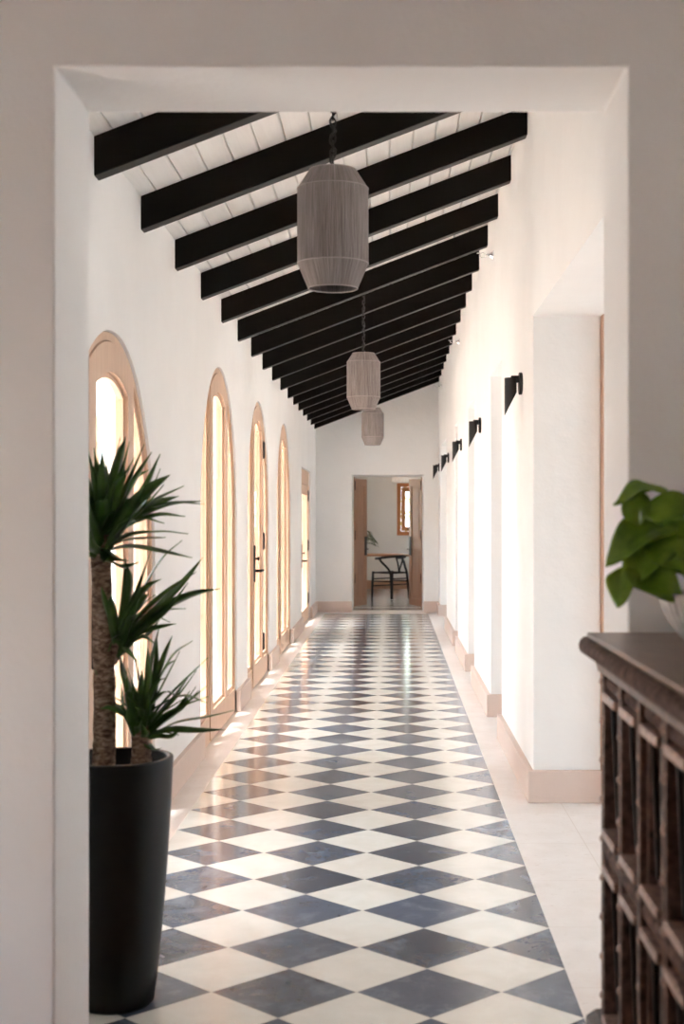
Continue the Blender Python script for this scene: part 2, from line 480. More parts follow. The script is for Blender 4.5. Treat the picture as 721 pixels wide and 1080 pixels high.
# ------------------------------------------------------------------ arched windows and doors on the left
def arc(r, yc, zs, a0, a1, n=24):
    return [(yc+r*cos(a0+(a1-a0)*i/n), zs+r*sin(a0+(a1-a0)*i/n)) for i in range(n+1)]
def arched(root, yc, zs, handle=None, hinges=False):
    """outer frame, centre leaf with arched glass, two side lights"""
    XW = XL-.014                      # front plane of frame
    e = .004; ro = RA-e
    L = .45                           # half width of the centre leaf
    ring = .035
    # outer frame with two posts
    top = lambda d: math.sqrt(max((ro-ring)**2-d*d, 0))
    out = [(yc+ro, .002)]+arc(ro, yc, zs, 0, pi, 48)+[(yc-ro, .002)]
    def sidehole(s):
        a0 = math.acos((L+.035)/(ro-ring))
        pts = [(yc+s*(L+.035), .17), (yc+s*(ro-ring), .17)]
        pts += [(yc+s*(ro-ring)*cos(a0*i/20), zs+(ro-ring)*sin(a0*i/20)) for i in range(21)]
        return pts
    a1 = math.acos(L/(ro-ring))
    centre = [(yc-L, .012), (yc+L, .012)]+arc(ro-ring, yc, zs, a1, pi-a1, 20)
    bm = B(); extrude_poly(bm, out, [sidehole(1), sidehole(-1), centre], lambda y, z: (XW, y, z), lambda y, z: (XW-.075, y, z))
    link('frame', bm, M['oak'], root, bevel=.005)
    # glazing bars set back around each side light
    for s in (1, -1):
        h = sidehole(s)
        c = Vector((yc+s*(L+.2), zs-.3))
        bm = B()
        inner = [(yc+s*(L+.065), .2), (yc+s*(ro-ring-.03), .2)]
        r2 = ro-ring-.03; a2 = math.acos((L+.065)/r2)
        inner += [(yc+s*r2*cos(a2*i/20), zs+r2*sin(a2*i/20)) for i in range(21)]
        hh = h
        extrude_poly(bm, hh, [inner], lambda y, z: (XW-.012, y, z), lambda y, z: (XW-.05, y, z))
        link('glazing_bead', bm, M['oak'], root, bevel=.003)
        bm = B()
        extrude_poly(bm, inner, [], lambda y, z: (XW-.020, y, z), lambda y, z: (XW-.026, y, z))
        link('glass_pane', bm, M['glass'], root)
    # centre leaf
    W = .325; r3 = ro-ring-.125; a3 = math.acos(W/r3)
    l = L-.004; rl = ro-ring-.004; a4 = math.acos(l/rl)
    lo = [(yc-l, .016), (yc+l, .016)]+arc(rl, yc, zs, a4, pi-a4, 20)
    ho = [(yc-W, .19), (yc+W, .19)]+arc(r3, yc, zs, a3, pi-a3, 16)
    bm = B(); extrude_poly(bm, lo, [ho], lambda y, z: (XW+.006, y, z), lambda y, z: (XW-.05, y, z))
    leaf = link('door_leaf' if handle else 'centre_sash', bm, M['oak'], root, bevel=.006)
    W2 = W-.022; r5 = r3-.022; a5 = math.acos(W2/r5)
    hi = [(yc-W2, .212), (yc+W2, .212)]+arc(r5, yc, zs, a5, pi-a5, 16)
    bm = B(); extrude_poly(bm, ho, [hi], lambda y, z: (XW-.012, y, z), lambda y, z: (XW-.035, y, z))
    link('glazing_bead', bm, M['oak'], leaf, bevel=.003)
    bm = B(); extrude_poly(bm, hi, [], lambda y, z: (XW-.02, y, z), lambda y, z: (XW-.026, y, z))
    link('glass_pane', bm, M['glass'], leaf)
    if hinges:
        for z in (.32, 1.2, 2.0):
            bm = B(); box(bm, XW-.001, XW+.016, yc+L-.035, yc+L+.035, z-.075, z+.075)
            tube(bm, [(XW+.014, yc+L, z-.065), (XW+.014, yc+L, z+.065)], .008)
            link('hinge', bm, M['black_metal'], root)
    if handle: door_handle(leaf, XW+.006, yc-.385, handle[0], handle[1])
    return leaf
def door_handle(parent, x, y, z, style):
    bm = B(); box(bm, x, x+.012, y-.027, y+.027, z-.14, z+.16)
    o = link('handle_plate', bm, M['black_metal'], parent, bevel=.003)
    bm = B()
    tube(bm, spline([(x+.008, y, z-.05), (x+.045, y, z-.05), (x+.058, y+.02, z-.05), (x+.062, y+.14, z-.05)], 5), .012)
    mt = M['chrome'] if style == 'chrome' else M['black_metal']
    h = link('lever', bm, mt, o, smooth=True)
    if style == 'chrome': h['label'] = 'silver lever'
    bm = B(); tube(bm, [(x+.008, y, z+.05), (x+.035, y, z+.05)], .009)
    box(bm, x+.03, x+.045, y-.006, y+.006, z+.035, z+.065)
    link('thumb_turn', bm, M['black_metal'], o, bevel=.002)

r = empty('door_1', (0, 0, 0), 0, 'arched glazed timber door with silver lever, partly behind the potted yucca', 'door', kind=STR)
arched(r, *ARCH[0], handle=(.98, 'chrome'))
r = empty('window_1', (0, 0, 0), 0, 'tall arched timber window right beyond the potted yucca, without a handle', 'window', kind=STR)
arched(r, *ARCH[1])
r = empty('door_2', (0, 0, 0), 0, 'arched glazed timber door with black lever and black hinges in the left wall', 'door', kind=STR)
arched(r, *ARCH[2], handle=(1.02, 'black'), hinges=True)
r = empty('window_2', (0, 0, 0), 0, 'narrowest looking arched timber window, between the black-handled arched door and the square door', 'window', kind=STR)
arched(r, *ARCH[3])
# square door
r = empty('door_3', (0, 0, 0), 0, 'square-headed glazed timber door at the far end of the left wall', 'door', kind=STR)
XW = XL-.03
bm = B()
extrude_poly(bm, [(DY0+.003, .002), (DY1-.003, .002), (DY1-.003, DZ-.003), (DY0+.003, DZ-.003)],
             [[(DY0+.3, .012), (DY1-.3, .012), (DY1-.3, 1.84), (DY0+.3, 1.84)], [(DY0+.07, .17), (DY0+.23, .17), (DY0+.23, 1.84), (DY0+.07, 1.84)], [(DY1-.23, .17), (DY1-.07, .17), (DY1-.07, 1.84), (DY1-.23, 1.84)]],
             lambda y, z: (XW, y, z), lambda y, z: (XW-.075, y, z))
link('frame', bm, M['oak'], r, bevel=.005)
a, b = DY0+.304, DY1-.304
bm = B()
extrude_poly(bm, [(a, .016), (b, .016), (b, 1.836), (a, 1.836)], [[(a+.13, .19), (b-.13, .19), (b-.13, 1.71), (a+.13, 1.71)]],
             lambda y, z: (XW+.006, y, z), lambda y, z: (XW-.05, y, z))
leaf = link('door_leaf', bm, M['oak'], r, bevel=.005)
bm = B(); box(bm, XW-.028, XW-.022, a+.128, b-.128, .188, 1.712); link('glass_pane', bm, M['glass'], leaf)
for q0, q1 in ((DY0+.068, DY0+.232), (DY1-.232, DY1-.068)):
    bm = B(); box(bm, XW-.046, XW-.04, q0, q1, .168, 1.842); link('glass_pane', bm, M['glass'], r)
for z in (.3, 1.02, 1.7):
    bm = B(); box(bm, XW-.001, XW+.016, b-.04, b+.04, z-.075, z+.075); tube(bm, [(XW+.014, b, z-.065), (XW+.014, b, z+.065)], .008)
    link('hinge', bm, M['black_metal'], r)
door_handle(leaf, XW+.006, a+.065, .9, 'black')

# brown timber jamb at the back edge of the first right hand opening
bm = B(); box(bm, XR+.335, XR+.365, 6.86, 6.96, 0, HD)
tag(link('trim_1', bm, M['oak_door'], bevel=.003), 'thin brown timber jamb at the back edge of the nearest right opening', 'door jamb', kind=STR)

# ------------------------------------------------------------------ far double doors
def double_leaf(name, hx, s, label):
    W, H, T = .485, 2.01, .045
    r = empty(name, (hx, YF2+.02, 0), 0, label, 'door', kind=STR)
    th = R(66); r.rotation_euler = (0, 0, th if s > 0 else -th)
    # local x from hinge to free edge (times s), thickness towards -y
    def X(a, b): return (a, b) if s > 0 else (-b, -a)
    bm = B()
    def rect(a, b, c, d): u, v = X(a, b); return [(u, c), (v, c), (v, d), (u, d)]
    P1, P2 = (.09, .395, 1.03, 1.9), (.09, .395, .12, .9)
    extrude_poly(bm, rect(0.003, W, .012, H), [rect(*P1), rect(*P2)], lambda x, z: (x, 0, z), lambda x, z: (x, T, z))
    link('door_panel_frame', bm, M['oak_door'], r, bevel=.004)
    bm = B()
    for p in (P1, P2):
        u, v = X(p[0], p[1]); box(bm, u-.001, v+.001, .014, T-.014, p[2]-.001, p[3]+.001)
        u, v = X(p[0]+.035, p[1]-.035); box(bm, u, v, .007, T-.007, p[2]+.035, p[3]-.035)
    link('recessed_panel', bm, M['oak_door'], r, bevel=.003)
    for z in (.45, 1.13, 1.9):
        bm = B(); u, v = X(-.03, .03); box(bm, u, v, -.012, -.0005, z-.07, z+.07); tube(bm, [(0, -.014, z-.075), (0, -.014, z+.075)], .009)
        link('hinge', bm, M['black_metal'], r)
    bm = B(); u, v = X(W-.095, W-.025); box(bm, u, v, -.012, 0, .80, 1.10)
    h = link('handle_plate', bm, M['black_metal'], r, bevel=.003)
    bm = B(); xx = s*(W-.062)
    tube(bm, spline([(xx, -.006, .9), (xx, -.045, .9), (xx-s*.02, -.055, .9), (xx-s*.12, -.055, .9)], 5), .009)
    link('lever', bm, M['black_metal'], h, smooth=True)
    bm = B(); u, v = X(W-.085, W-.04); box(bm, u, v, T, T+.009, .80, 1.10)
    tube(bm, spline([(xx, T+.006, .9), (xx, T+.045, .9), (xx-s*.02, T+.055, .9), (xx-s*.12, T+.055, .9)], 5), .009)
    link('back_handle', bm, M['black_metal'], r)
double_leaf('door_4', DX0, 1, 'left leaf of the open brown panelled double doors')
double_leaf('door_5', DX1, -1, 'right leaf of the open brown panelled double doors')
bm = B()
for a, b in ((DX0-.002, DX0+.012), (DX1-.012, DX1+.002)): box(bm, a, b, YF2-.12, YF2, 0, DH)
tag(link('trim_2', bm, M['oak_door']), 'brown timber lining around the open double doors', 'door lining', kind=STR)

# far room
YS = 27.4
WX0, WX1, WZ0, WZ1 = .17, .72, 1.10, 2.02
bm = B()
extrude_poly(bm, [(-1.34, 0), (2.4, 0), (2.4, 3.0), (-1.34, 3.0)], [[(WX0, WZ0), (WX1, WZ0), (WX1, WZ1), (WX0, WZ1)]],
             lambda x, z: (x, YS, z), lambda x, z: (x, YS+.25, z))
tag(link('wall_study', bm, M['plaster_study'], bevel=.004), 'pale grey wall of the far room behind the black chair', 'wall', kind=STR)
bm = B()
extrude_poly(bm, [(YF2, 0), (YS, 0), (YS, 3.0), (YF2, 3.0)], [[(23.6, .9), (25.6, .9), (25.6, 2.1), (23.6, 2.1)]], lambda y, z: (-1.2, y, z), lambda y, z: (-1.34, y, z))
tag(link('wall_study_left', bm, M['plaster_study']), 'side wall of the far room with a wide window gap', 'wall', kind=STR)
bm = B(); box(bm, 2.4, 2.6, YF2, YS, 0, 3.0)
tag(link('wall_study_right', bm, M['plaster_study']), 'blank side wall of the far room', 'wall', kind=STR)
bm = B(); box(bm, -1.34, 2.6, YF2, YS+.25, 3.0, 3.1)
tag(link('ceiling', bm, M['plaster_study']), 'flat ceiling of the far room', 'ceiling', kind=STR)
bm = B(); box(bm, .02, 1.2, YS-.45, YS, 2.08, 3.0)
tag(link('trim_3', bm, M['white_box'], bevel=.01), 'boxed white bulkhead above the small window of the far room', 'bulkhead', kind=STR)
bm = B(); box(bm, -1.2, 2.4, YS-.03, YS+.005, 0, .17)
tag(link('baseboard_study', bm, M['oak_door'], bevel=.003), 'brown skirting along the far room wall behind the chair', 'baseboard', kind=STR)
bm = B(); box(bm, -1.34, XL-.2, YF2-.2, YF2, 0, 3.0); box(bm, XR+.3, 2.4, YF2-.2, YF2, 0, 3.0); box(bm, XL-.2, XR+.3, YF2-.2, YF2, 2.99, 3.05)
tag(link('wall_study_near', bm, M['plaster_study']), 'wall of the far room either side of its doorway', 'wall', kind=STR)
r = empty('window_3', ((WX0+WX1)/2, YS, WZ0), 0, 'small orange-brown timber window in the far room above the chair', 'window', kind=STR)
bm = B()
def rr(a, b, c, d): return [(a, c), (b, c), (b, d), (a, d)]
ww = WX1-WX0; hh = WZ1-WZ0
extrude_poly(bm, rr(-ww/2-.05, ww/2+.05, -.05, hh+.05), [rr(-ww/2+.03, ww/2-.03, .03, hh-.03)], lambda x, z: (x, -.02, z), lambda x, z: (x, .08, z))
link('frame', bm, M['window_oak'], r, bevel=.004)
bm = B()
extrude_poly(bm, rr(-ww/2+.032, ww/2-.032, .032, hh-.032), [rr(-ww/2+.12, ww/2-.12, .12, hh-.12)], lambda x, z: (x, 0, z), lambda x, z: (x, .06, z))
sa = link('sash', bm, M['window_oak'], r, bevel=.004)
bm = B(); box(bm, -ww/2+.118, ww/2-.118, .03, .036, .118, hh-.118); link('glass_pane', bm, M['glass'], sa)
bm = B(); box(bm, -ww/2+.15, -ww/2+.30, -.02, -.002, .06, .08); link('window_catch', bm, M['black_metal'], sa, bevel=.003)

# round-arm wishbone chair
def chair():
    r = empty('wishbone_chair', (0.0, 24.2, 0), R(45), 'black curved-back wishbone chair standing at the table in the far room', 'chair')
    m = M['black_wood']
    for s in (1, -1):
        bm = B(); tube(bm, [(s*.245, .215, 0), (s*.24, .21, .25), (s*.235, .2, .47)], [.016, .022, .021]); link('leg', bm, m, r, smooth=True)
        bm = B(); tube(bm, spline([(s*.215, -.235, 0), (s*.205, -.21, .25), (s*.2, -.19, .44), (s*.22, -.13, .54), (s*.265, -.05, .63), (s*.275, .0, .69)], 6), .021)
        link('leg', bm, m, r, smooth=True)
        bm = B(); tube(bm, [(s*.24, .21, .3), (s*.205, -.21, .3)], .011); link('stretcher', bm, m, r, smooth=True)
    for y, z, x in ((.21, .22, .24), (-.21, .25, .205), (.21, .34, .24), (-.2, .35, .205)):
        bm = B(); tube(bm, [(-x, y, z), (x, y, z)], .011); link('stretcher', bm, m, r, smooth=True)
    bm = B()
    pts = [(.275*cos(a)*1.02, .02-.24*sin(a), .70+.035*sin(a)) for a in [pi*i/16 for i in range(17)]]
    pts = [(.27, .1, .695)]+pts+[(-.27, .1, .695)]
    tube(bm, spline(pts, 2), .021); link('top_rail', bm, m, r, smooth=True)
    bm = B()
    for s in (1, -1): tube(bm, spline([(s*.006, -.2, .44), (s*.014, -.205, .52), (s*.05, -.215, .62), (s*.085, -.21, .725)], 5), .014)
    link('splat', bm, m, r, smooth=True)
    bm = B()
    extrude_poly(bm, [(-.235, .215), (.235, .215), (.2, -.2), (-.2, -.2)], [], lambda x, y: (x, y, .435), lambda x, y: (x, y, .462))
    link('seat', bm, M['cord_seat'], r, bevel=.01)
chair()
# table
r = empty('dining_table', (0, 25.2, 0), 0, 'long table with thin wooden top and black legs behind the black chair', 'table')
bm = B(); box(bm, -1.05, 1.1, -.42, .42, .71, .745); link('tabletop', bm, M['table_wood'], r, bevel=.004)
for sx_ in (-.99, .99):
    for sy in (-.36, .36):
        bm = B(); tube(bm, [(sx_, sy, 0), (sx_*.97, sy*.97, .714)], [.018, .026]); link('leg', bm, M['black_wood'], r, smooth=True)
# palm in the far room
r = empty('potted_palm', (-.62, 25.1, .745), 0, 'small drooping palm on the table, half behind the left door leaf', 'potted plant')
bm = B(); lathe(bm, [(.001, 0), (.07, 0), (.095, .12), (.1, .16), (.088, .16), (.08, .13), (.001, .13)], 24); link('pot', bm, M['pot'], r, smooth=True)
def blade(bm, pts, width, fold=.25, thick=.0012, prof=None, roll=0.0):
    """a closed, folded strap leaf along a spine"""
    P = [Vector(p) for p in pts]; m = len(P); prev = None; rows = []
    for i, p in enumerate(P):
        t = i/(m-1)
        d = (P[min(i+1, m-1)]-P[max(i-1, 0)]).normalized()
        side = d.cross(Vector((0, 0, 1)))
        if side.length < .15: side = prev or Vector((1, 0, 0))
        side.normalize()
        if prev and side.dot(prev) < 0: side = -side
        if prev: side = (side*.5+prev*.5).normalized()
        prev = side; side = Matrix.Rotation(roll, 3, d) @ side; nrm = side.cross(d).normalized()
        w = width*(prof(t) if prof else (.5+.5*sin(min(1, t/.42)*pi/2))*(1-max(0, (t-.42)/.58)**2.0))
        w = max(w, .0006)
        rows.append([bm.verts.new(p+side*w/2), bm.verts.new(p-nrm*w*fold*.5+nrm*thick), bm.verts.new(p-side*w/2), bm.verts.new(p-nrm*w*fold*.5-nrm*thick)])
    for i in range(m-1):
        for k in range(4): bm.faces.new([rows[i][k], rows[i][(k+1) % 4], rows[i+1][(k+1) % 4], rows[i+1][k]])
    bm.faces.new(rows[0]); bm.faces.new(rows[-1])
random.seed(3)
bm = B()
for k in range(16):
    a = 2*pi*k/16+random.uniform(-.2, .2); L = random.uniform(.26, .42); h = random.uniform(.05, .5)
    pts = [(0, 0, .13), (.3*L*cos(a), .3*L*sin(a), .13+h*.8), (.75*L*cos(a), .75*L*sin(a), .13+h*.9), (1.05*L*cos(a), 1.05*L*sin(a), .13+h*.45)]
    sp = spline(pts, 5); tube(bm, sp, .003, 5)
    for i in range(4, len(sp)-1):
        for s in (1, -1):
            d = (sp[i+1]-sp[i-1]).normalized(); sd = d.cross(Vector((0, 0, 1))).normalized()*s
            q = sp[i]; e = q+(sd*.8+d*.8+Vector((0, 0, -.35))).normalized()*.11
            blade(bm, [q, q*.5+e*.5+Vector((0, 0, .008)), e], .016)
link('fronds', bm, M['palm'], r, smooth=True)

# ------------------------------------------------------------------ pendants
def pendant():
    r = empty('pendant_lamp', (0, 0, 0))
    rr_ = .126; z0, z1, z2, z3 = 0, .088, .352, .418
    prof = [(.088, z0), (rr_, z1), (rr_, z2), (.083, z3), (.079, z3), (rr_-.005, z2-.001), (rr_-.005, z1+.001), (.084, z0)]
    bm = B(); lathe(bm, prof, 96, close=True)
    sh = link('shade', bm, M['thread'], r)
    for q, z in ((.088, z0), (rr_, z1), (rr_, z2), (.083, z3)):
        bm = B(); tube(bm, [((q-.001)*cos(2*pi*i/64), (q-.001)*sin(2*pi*i/64), z) for i in range(64)], .0024, 6, closed=True)
        link('shade_ring', bm, M['ring'], sh, smooth=True)
    bm = B()
    for a in (0, pi/2, pi, 1.5*pi): tube(bm, [(.08*cos(a), .08*sin(a), z3-.002), (0, 0, z3+.002)], .003, 6)
    tube(bm, [(0, 0, z3-.14), (0, 0, z3+.02)], .012)
    link('spider', bm, M['black_metal'], r)
    bm = B(); sphere(bm, (0, 0, z3-.18), .032, (1, 1, 1.25), 16, 10); link('bulb', bm, M['white_box'], r, smooth=True)
    # chain of oval links with the flex woven through
    bm = B(); z = z3+.018; k = 0; top = zc(-.205)-.03
    while z < top:
        pts = []
        for i in range(12):
            a = 2*pi*i/12; u, w = .009*cos(a), .018*sin(a)
            pts.append((u if k % 2 else 0, 0 if k % 2 else u, z+.014+w))
        tube(bm, pts, .0034, 5, closed=True); z += .027; k += 1
    link('chain', bm, M['black_metal'], r, smooth=True)
    bm = B()
    n_ = 60; z0_ = z3+.01
    tube(bm, [(.010*cos(i*.8), .010*sin(i*.8), z0_+(top-z0_)*i/n_) for i in range(n_+1)], .0042, 6)
    link('flex', bm, M['black_metal'], r, smooth=True)
    bm = B(); lathe(bm, [(.001, top-.005), (.03, top-.005), (.055, top+.02), (.055, top+.035), (.001, top+.035)], 24); link('ceiling_rose', bm, M['black_metal'], r, smooth=True)
    return r
p0 = pendant()
base_z = 2.222
for i, (y, lab) in enumerate(((4.95, 'largest looking grey thread drum pendant, hanging nearest the opening'), (10.5, 'middle one of the three grey thread drum pendants'), (15.75, 'smallest looking, farthest grey thread drum pendant, in front of the end wall'))):
    o = p0 if i == 0 else copy_tree(p0)
    o.location = (-.205, y, 2.222)
    tag(o, lab, 'pendant lamp', 'grey thread pendant lamps along the corridor')
# chain length was built for absolute heights: shift the part meshes down by the hanging height
for me in {o.data for o in C.objects if o.type == 'MESH' and o.name.split('.')[0] in ('chain', 'flex', 'ceiling_rose')}:
    nm = me.name.split('.')[0]
    for v in me.vertices:
        if nm == 'ceiling_rose': v.co.z -= 2.222
        else:
            z3_ = .418; t_ = (v.co.z-z3_)/((zc(-.205)-.03)-z3_)
            v.co.z = z3_+t_*((zc(-.205)-.03)-2.222-z3_) if nm == 'flex' else v.co.z
    if nm == 'chain':
        bmx = bmesh.new(); bmx.from_mesh(me)
        dele = [v for v in bmx.verts if v.co.z > zc(-.205)-2.222-.012]
        bmesh.ops.delete(bmx, geom=dele, context='VERTS'); bmx.to_mesh(me); bmx.free()

# ------------------------------------------------------------------ sconces
def sconce():
    r = empty('wall_sconce')
    bm = B(); tube(bm, [(0, 0, 0), (-.018, 0, 0)], .06, 32); link('back_plate', bm, M['black_metal'], r, bevel=.003)
    bm = B(); box(bm, -.06, -.016, -.016, .016, .005, .042); link('arm', bm, M['black_metal'], r, bevel=.003)
    bm = B(); cx, rad = -.062, .033
    n = 32; rings = []
    for q in (rad, rad-.003):
        rings.append([bm.verts.new((cx+q*cos(2*pi*i/n), q*sin(2*pi*i/n), -.17+.062*(1+cos(2*pi*i/n)))) for i in range(n)])
    rings.append([bm.verts.new((cx+(rad-.003)*cos(2*pi*i/n), (rad-.003)*sin(2*pi*i/n), .022)) for i in range(n)])
    topr = [bm.verts.new((cx+rad*cos(2*pi*i/n), rad*sin(2*pi*i/n), .03)) for i in range(n)]
    for i in range(n):
        j = (i+1) % n
        bm.faces.new([rings[0][i], rings[0][j], rings[1][j], rings[1][i]])
        bm.faces.new([rings[1][i], rings[1][j], rings[2][j], rings[2][i]])
        bm.faces.new([rings[0][i], rings[0][j], topr[j], topr[i]])
    bm.faces.new(topr); bm.faces.new(rings[2])
    link('shade', bm, M['black_metal'], r, bevel=.001)
    return r
s0 = sconce()
SC = [(7.52, 'largest looking black angled tube sconce, on the nearest right pillar'), (10.95, 'black angled tube sconce, second nearest on the right wall'),
      (13.9, 'black angled tube sconce, third counted from the nearest on the right wall'), (17.0, 'black angled tube sconce, fourth counted from the nearest on the right wall'),
      (20.3, 'smallest looking black angled tube sconce, beside the end wall')]
for i, (y, lab) in enumerate(SC):
    o = s0 if i == 0 else copy_tree(s0)
    o.location = (XR, y, 2.13); tag(o, lab, 'wall sconce', 'black sconces on the right wall')
# sprinklers
def sprink():
    r = empty('fire_sprinkler')
    bm = B(); lathe(bm, [(.001, 0), (.034, 0), (.03, .006), (.016, .022), (.014, .03), (.001, .03)], 24); bmesh.ops.rotate(bm, verts=bm.verts, matrix=Matrix.Rotation(-pi/2, 3, 'Y')); link('escutcheon', bm, M['chrome'], r, smooth=True)
    bm = B(); tube(bm, [(-.028, 0, 0), (-.06, 0, 0)], .009, 12)
    for s in (1, -1): tube(bm, spline([(-.055, 0, 0), (-.065, 0, s*.014), (-.085, 0, s*.014), (-.095, 0, 0)], 4), .003, 6)
    link('sprinkler_body', bm, M['chrome'], r, smooth=True)
    bm = B(); tube(bm, [(-.095, 0, 0), (-.099, 0, 0)], .015, 16); box(bm, -.115, -.095, -.014, .014, .012, .015); link('deflector', bm, M['chrome'], r)
    return r
s0 = sprink()
for i, (y, lab) in enumerate(((9.6, 'chrome sidewall sprinkler nearest the camera, high on the right wall'), (14.35, 'chrome sidewall sprinkler, middle of the three high on the right wall'), (19.3, 'chrome sidewall sprinkler farthest away, high by the end wall'))):
    o = s0 if i == 0 else copy_tree(s0)
    o.location = (XR, y, 3.21); tag(o, lab, 'sprinkler', 'sprinklers high on the right wall')
# small latch plate on far right reveal
r = empty('light_switch', (XR+.13, 19.95, .79), 0, 'tiny brown and white switch plate low in the farthest right opening', 'light switch')
bm = B(); box(bm, -.04, .04, -.008, 0, -.06, .06); link('switch_plate', bm, M['switch'], r, bevel=.002)
bm = B(); box(bm, -.016, .016, -.012, -.0075, -.035, .035); link('rocker', bm, M['oak_door'], r)

# ------------------------------------------------------------------ potted yucca
PX, PY = -.803, 4.075
r = empty('potted_yucca', (PX, PY, 0), 0, 'tall yucca with three leaf heads in a charcoal tapered pot by the opening', 'potted plant')
bm = B()
H = .716
prof = [(.001, 0), (.104, 0), (.112, .008), (.127, .12), (.141, .27), (.152, .42), (.161, .57), (.167, .69), (.168, H-.004), (.166, H), (.152, H), (.149, H-.006), (.147, H-.06), (.001, H-.06)]
lathe(bm, prof, 72); link('pot', bm, M['pot'], r, smooth=True)
bm = B(); lathe(bm, [(.001, H-.05), (.1, H-.047), (.147, H-.052), (.147, H-.058), (.001, H-.058)], 40); link('soil', bm, M['soil'], r, smooth=True)
random.seed(11)
def trunk(pts, rads):
    bm = B(); sp = spline(pts, 10); m = len(sp)
    rr_ = [rads[0]+(rads[1]-rads[0])*i/(m-1)+random.uniform(-.0012, .0012) for i in range(m)]
    tube(bm, sp, rr_, 18)
    for v in bm.verts: v.co += Vector((random.uniform(-1, 1), random.uniform(-1, 1), random.uniform(-1, 1)))*.0012
    return link('trunk', bm, M['bark'], r, smooth=True)
R1 = Vector((-.042, 0, 1.335)); R2 = Vector((.012, -.01, 1.055)); R3 = Vector((.075, 0, .80))
trunk([(-.034, 0, .66), (-.030, 0, .85), (-.036, .0, 1.1), (-.043, 0, 1.36)], (.034, .029))
trunk([(.074, .0, .66), (.077, .0, .72), (.075, 0, .81)], (.032, .027))
bm = B(); tube(bm, spline([(-.03, 0, .99), (-.002, -.004, 1.0), (.012, -.01, 1.06)], 6), .014, 12); link('side_branch', bm, M['bark'], r, smooth=True)
def head(c, tips, w=.03, fill=14):
    bm = B(); L0 = max(Vector(t).length for t in tips)*.01
    tips = list(tips)
    for k in range(fill):                      # shorter inner leaves around the crown
        t = Vector(random.choice(tips)); q = Vector((random.uniform(-6, 6), random.uniform(-6, 6), random.uniform(-3, 8)))
        tips.append(tuple(t*random.uniform(.5, .8)+q))
    for i, (dx, dy, dz) in enumerate(tips):
        T = Vector((dx, dy, dz))*.01; L = T.length
        hl = Vector((T.x, T.y, 0)).length
        b0 = c+Vector((random.uniform(-.012, .012), random.uniform(-.012, .012), random.uniform(-.05, .03)))
        lift = (.02+.13*min(1, hl/L)**2)*L
        p1 = b0+T*.33+Vector((0, 0, lift*.8)); p2 = b0+T*.68+Vector((0, 0, lift*.8))
        sp = spline([b0, p1, p2, c+T], 5)
        blade(bm, sp, w*random.uniform(.85, 1.2)*min(1.15, .6+L*1.6), .28, roll=random.uniform(-.75, .75))
    return link('leaves', bm, M['yucca'], r, smooth=True)
head(R1, [(8,-4,31),(13,-2,29),(-3,-5,30),(18,-4,26),(21,-5,20),(24,2,17),(20,-7,2),(13,-10,-5),(29.5,0,12.5),(31,-5,11.5),(24,4,8),(26,-4,3),(14,5,27),(11,-6,25),(5,3,31),(-2,0,28),(0,8,24),(-6,-4,26),(-11,2,24),(-12,0,18),(-13,3,8),(-14,-6,2),
          (20,-10,17),(10,-14,20),(-10,-15,18),(4,-18,12),(12,12,22),(-9,12,18),(27,-2,-4),(16,-12,4),(-10,-14,-2),(8,-12,-4),(17,2,22),(22,5,14),(8,2,30),(2,-8,27),(-8,4,28),
          (19,-3,6),(13,-8,12),(7,-12,9),(-4,-12,12),(0,-14,4),(-7,-9,8),(10,8,10),(6,-9,18),(14,4,14),(-3,-7,20),(9,-3,22),(3,-10,-5)], w=.036, fill=26)
head(R2, [(29.5,0,15),(18,3,29),(23,-3,20),(24,4,24),(2,0,24),(7,3,20),(13,-4,18),(19,4,9),(17,-2,5),(10,-8,14),(5,8,16),(12,6,10),(15,0,14),(21,-6,17),(7,-10,8),(-4,-5,16),(9,2,26),(4,-8,22),(11,3,-2),(6,-3,-6)], w=.029, fill=12)
head(R3, [(14.6,3,25),(9.6,-3,27),(4,4,27),(5.5,0,30),(19,4,20),(19.6,-3,12.5),(27,0,5),(25,-4,0),(12,-3,0),(-4,3,23),(-12.7,-3,17),(-11,-4,6),(-8,2,26),(15,-5,16),(7,-6,-5),
          (2,-9,18),(9,8,19),(12,-8,10),(-3,-10,12),(-7,7,12),(6,-10,6),(16,6,10),(3,-6,24),(11,2,22),(-5,-6,19),(20,-6,8),(0,-12,8),(8,-5,15)], w=.031, fill=22)

# ------------------------------------------------------------------ carved cabinet, front facing the opening's axis
CX, CY0, CY1, CT = .477, 1.35, 3.17, 1.150
r = empty('carved_cabinet', (CX, CY1, 0), 0, 'dark carved timber cabinet with a rope-moulded top in the right foreground', 'cabinet')
def cb(bm, x0, x1, y0, y1, z0, z1): box(bm, x0-CX, x1-CX, y0-CY1, y1-CY1, z0, z1)
bm = B(); cb(bm, CX+.05, 1.0, CY0+.01, CY1-.005, .1, 1.09); link('body', bm, M['carved'], r)
bm = B()
cb(bm, CX-.030, 1.02, CY0-.03, CY1+.026, CT-.014, CT); link('top', bm, M['cabinet_top'], r, bevel=.004)
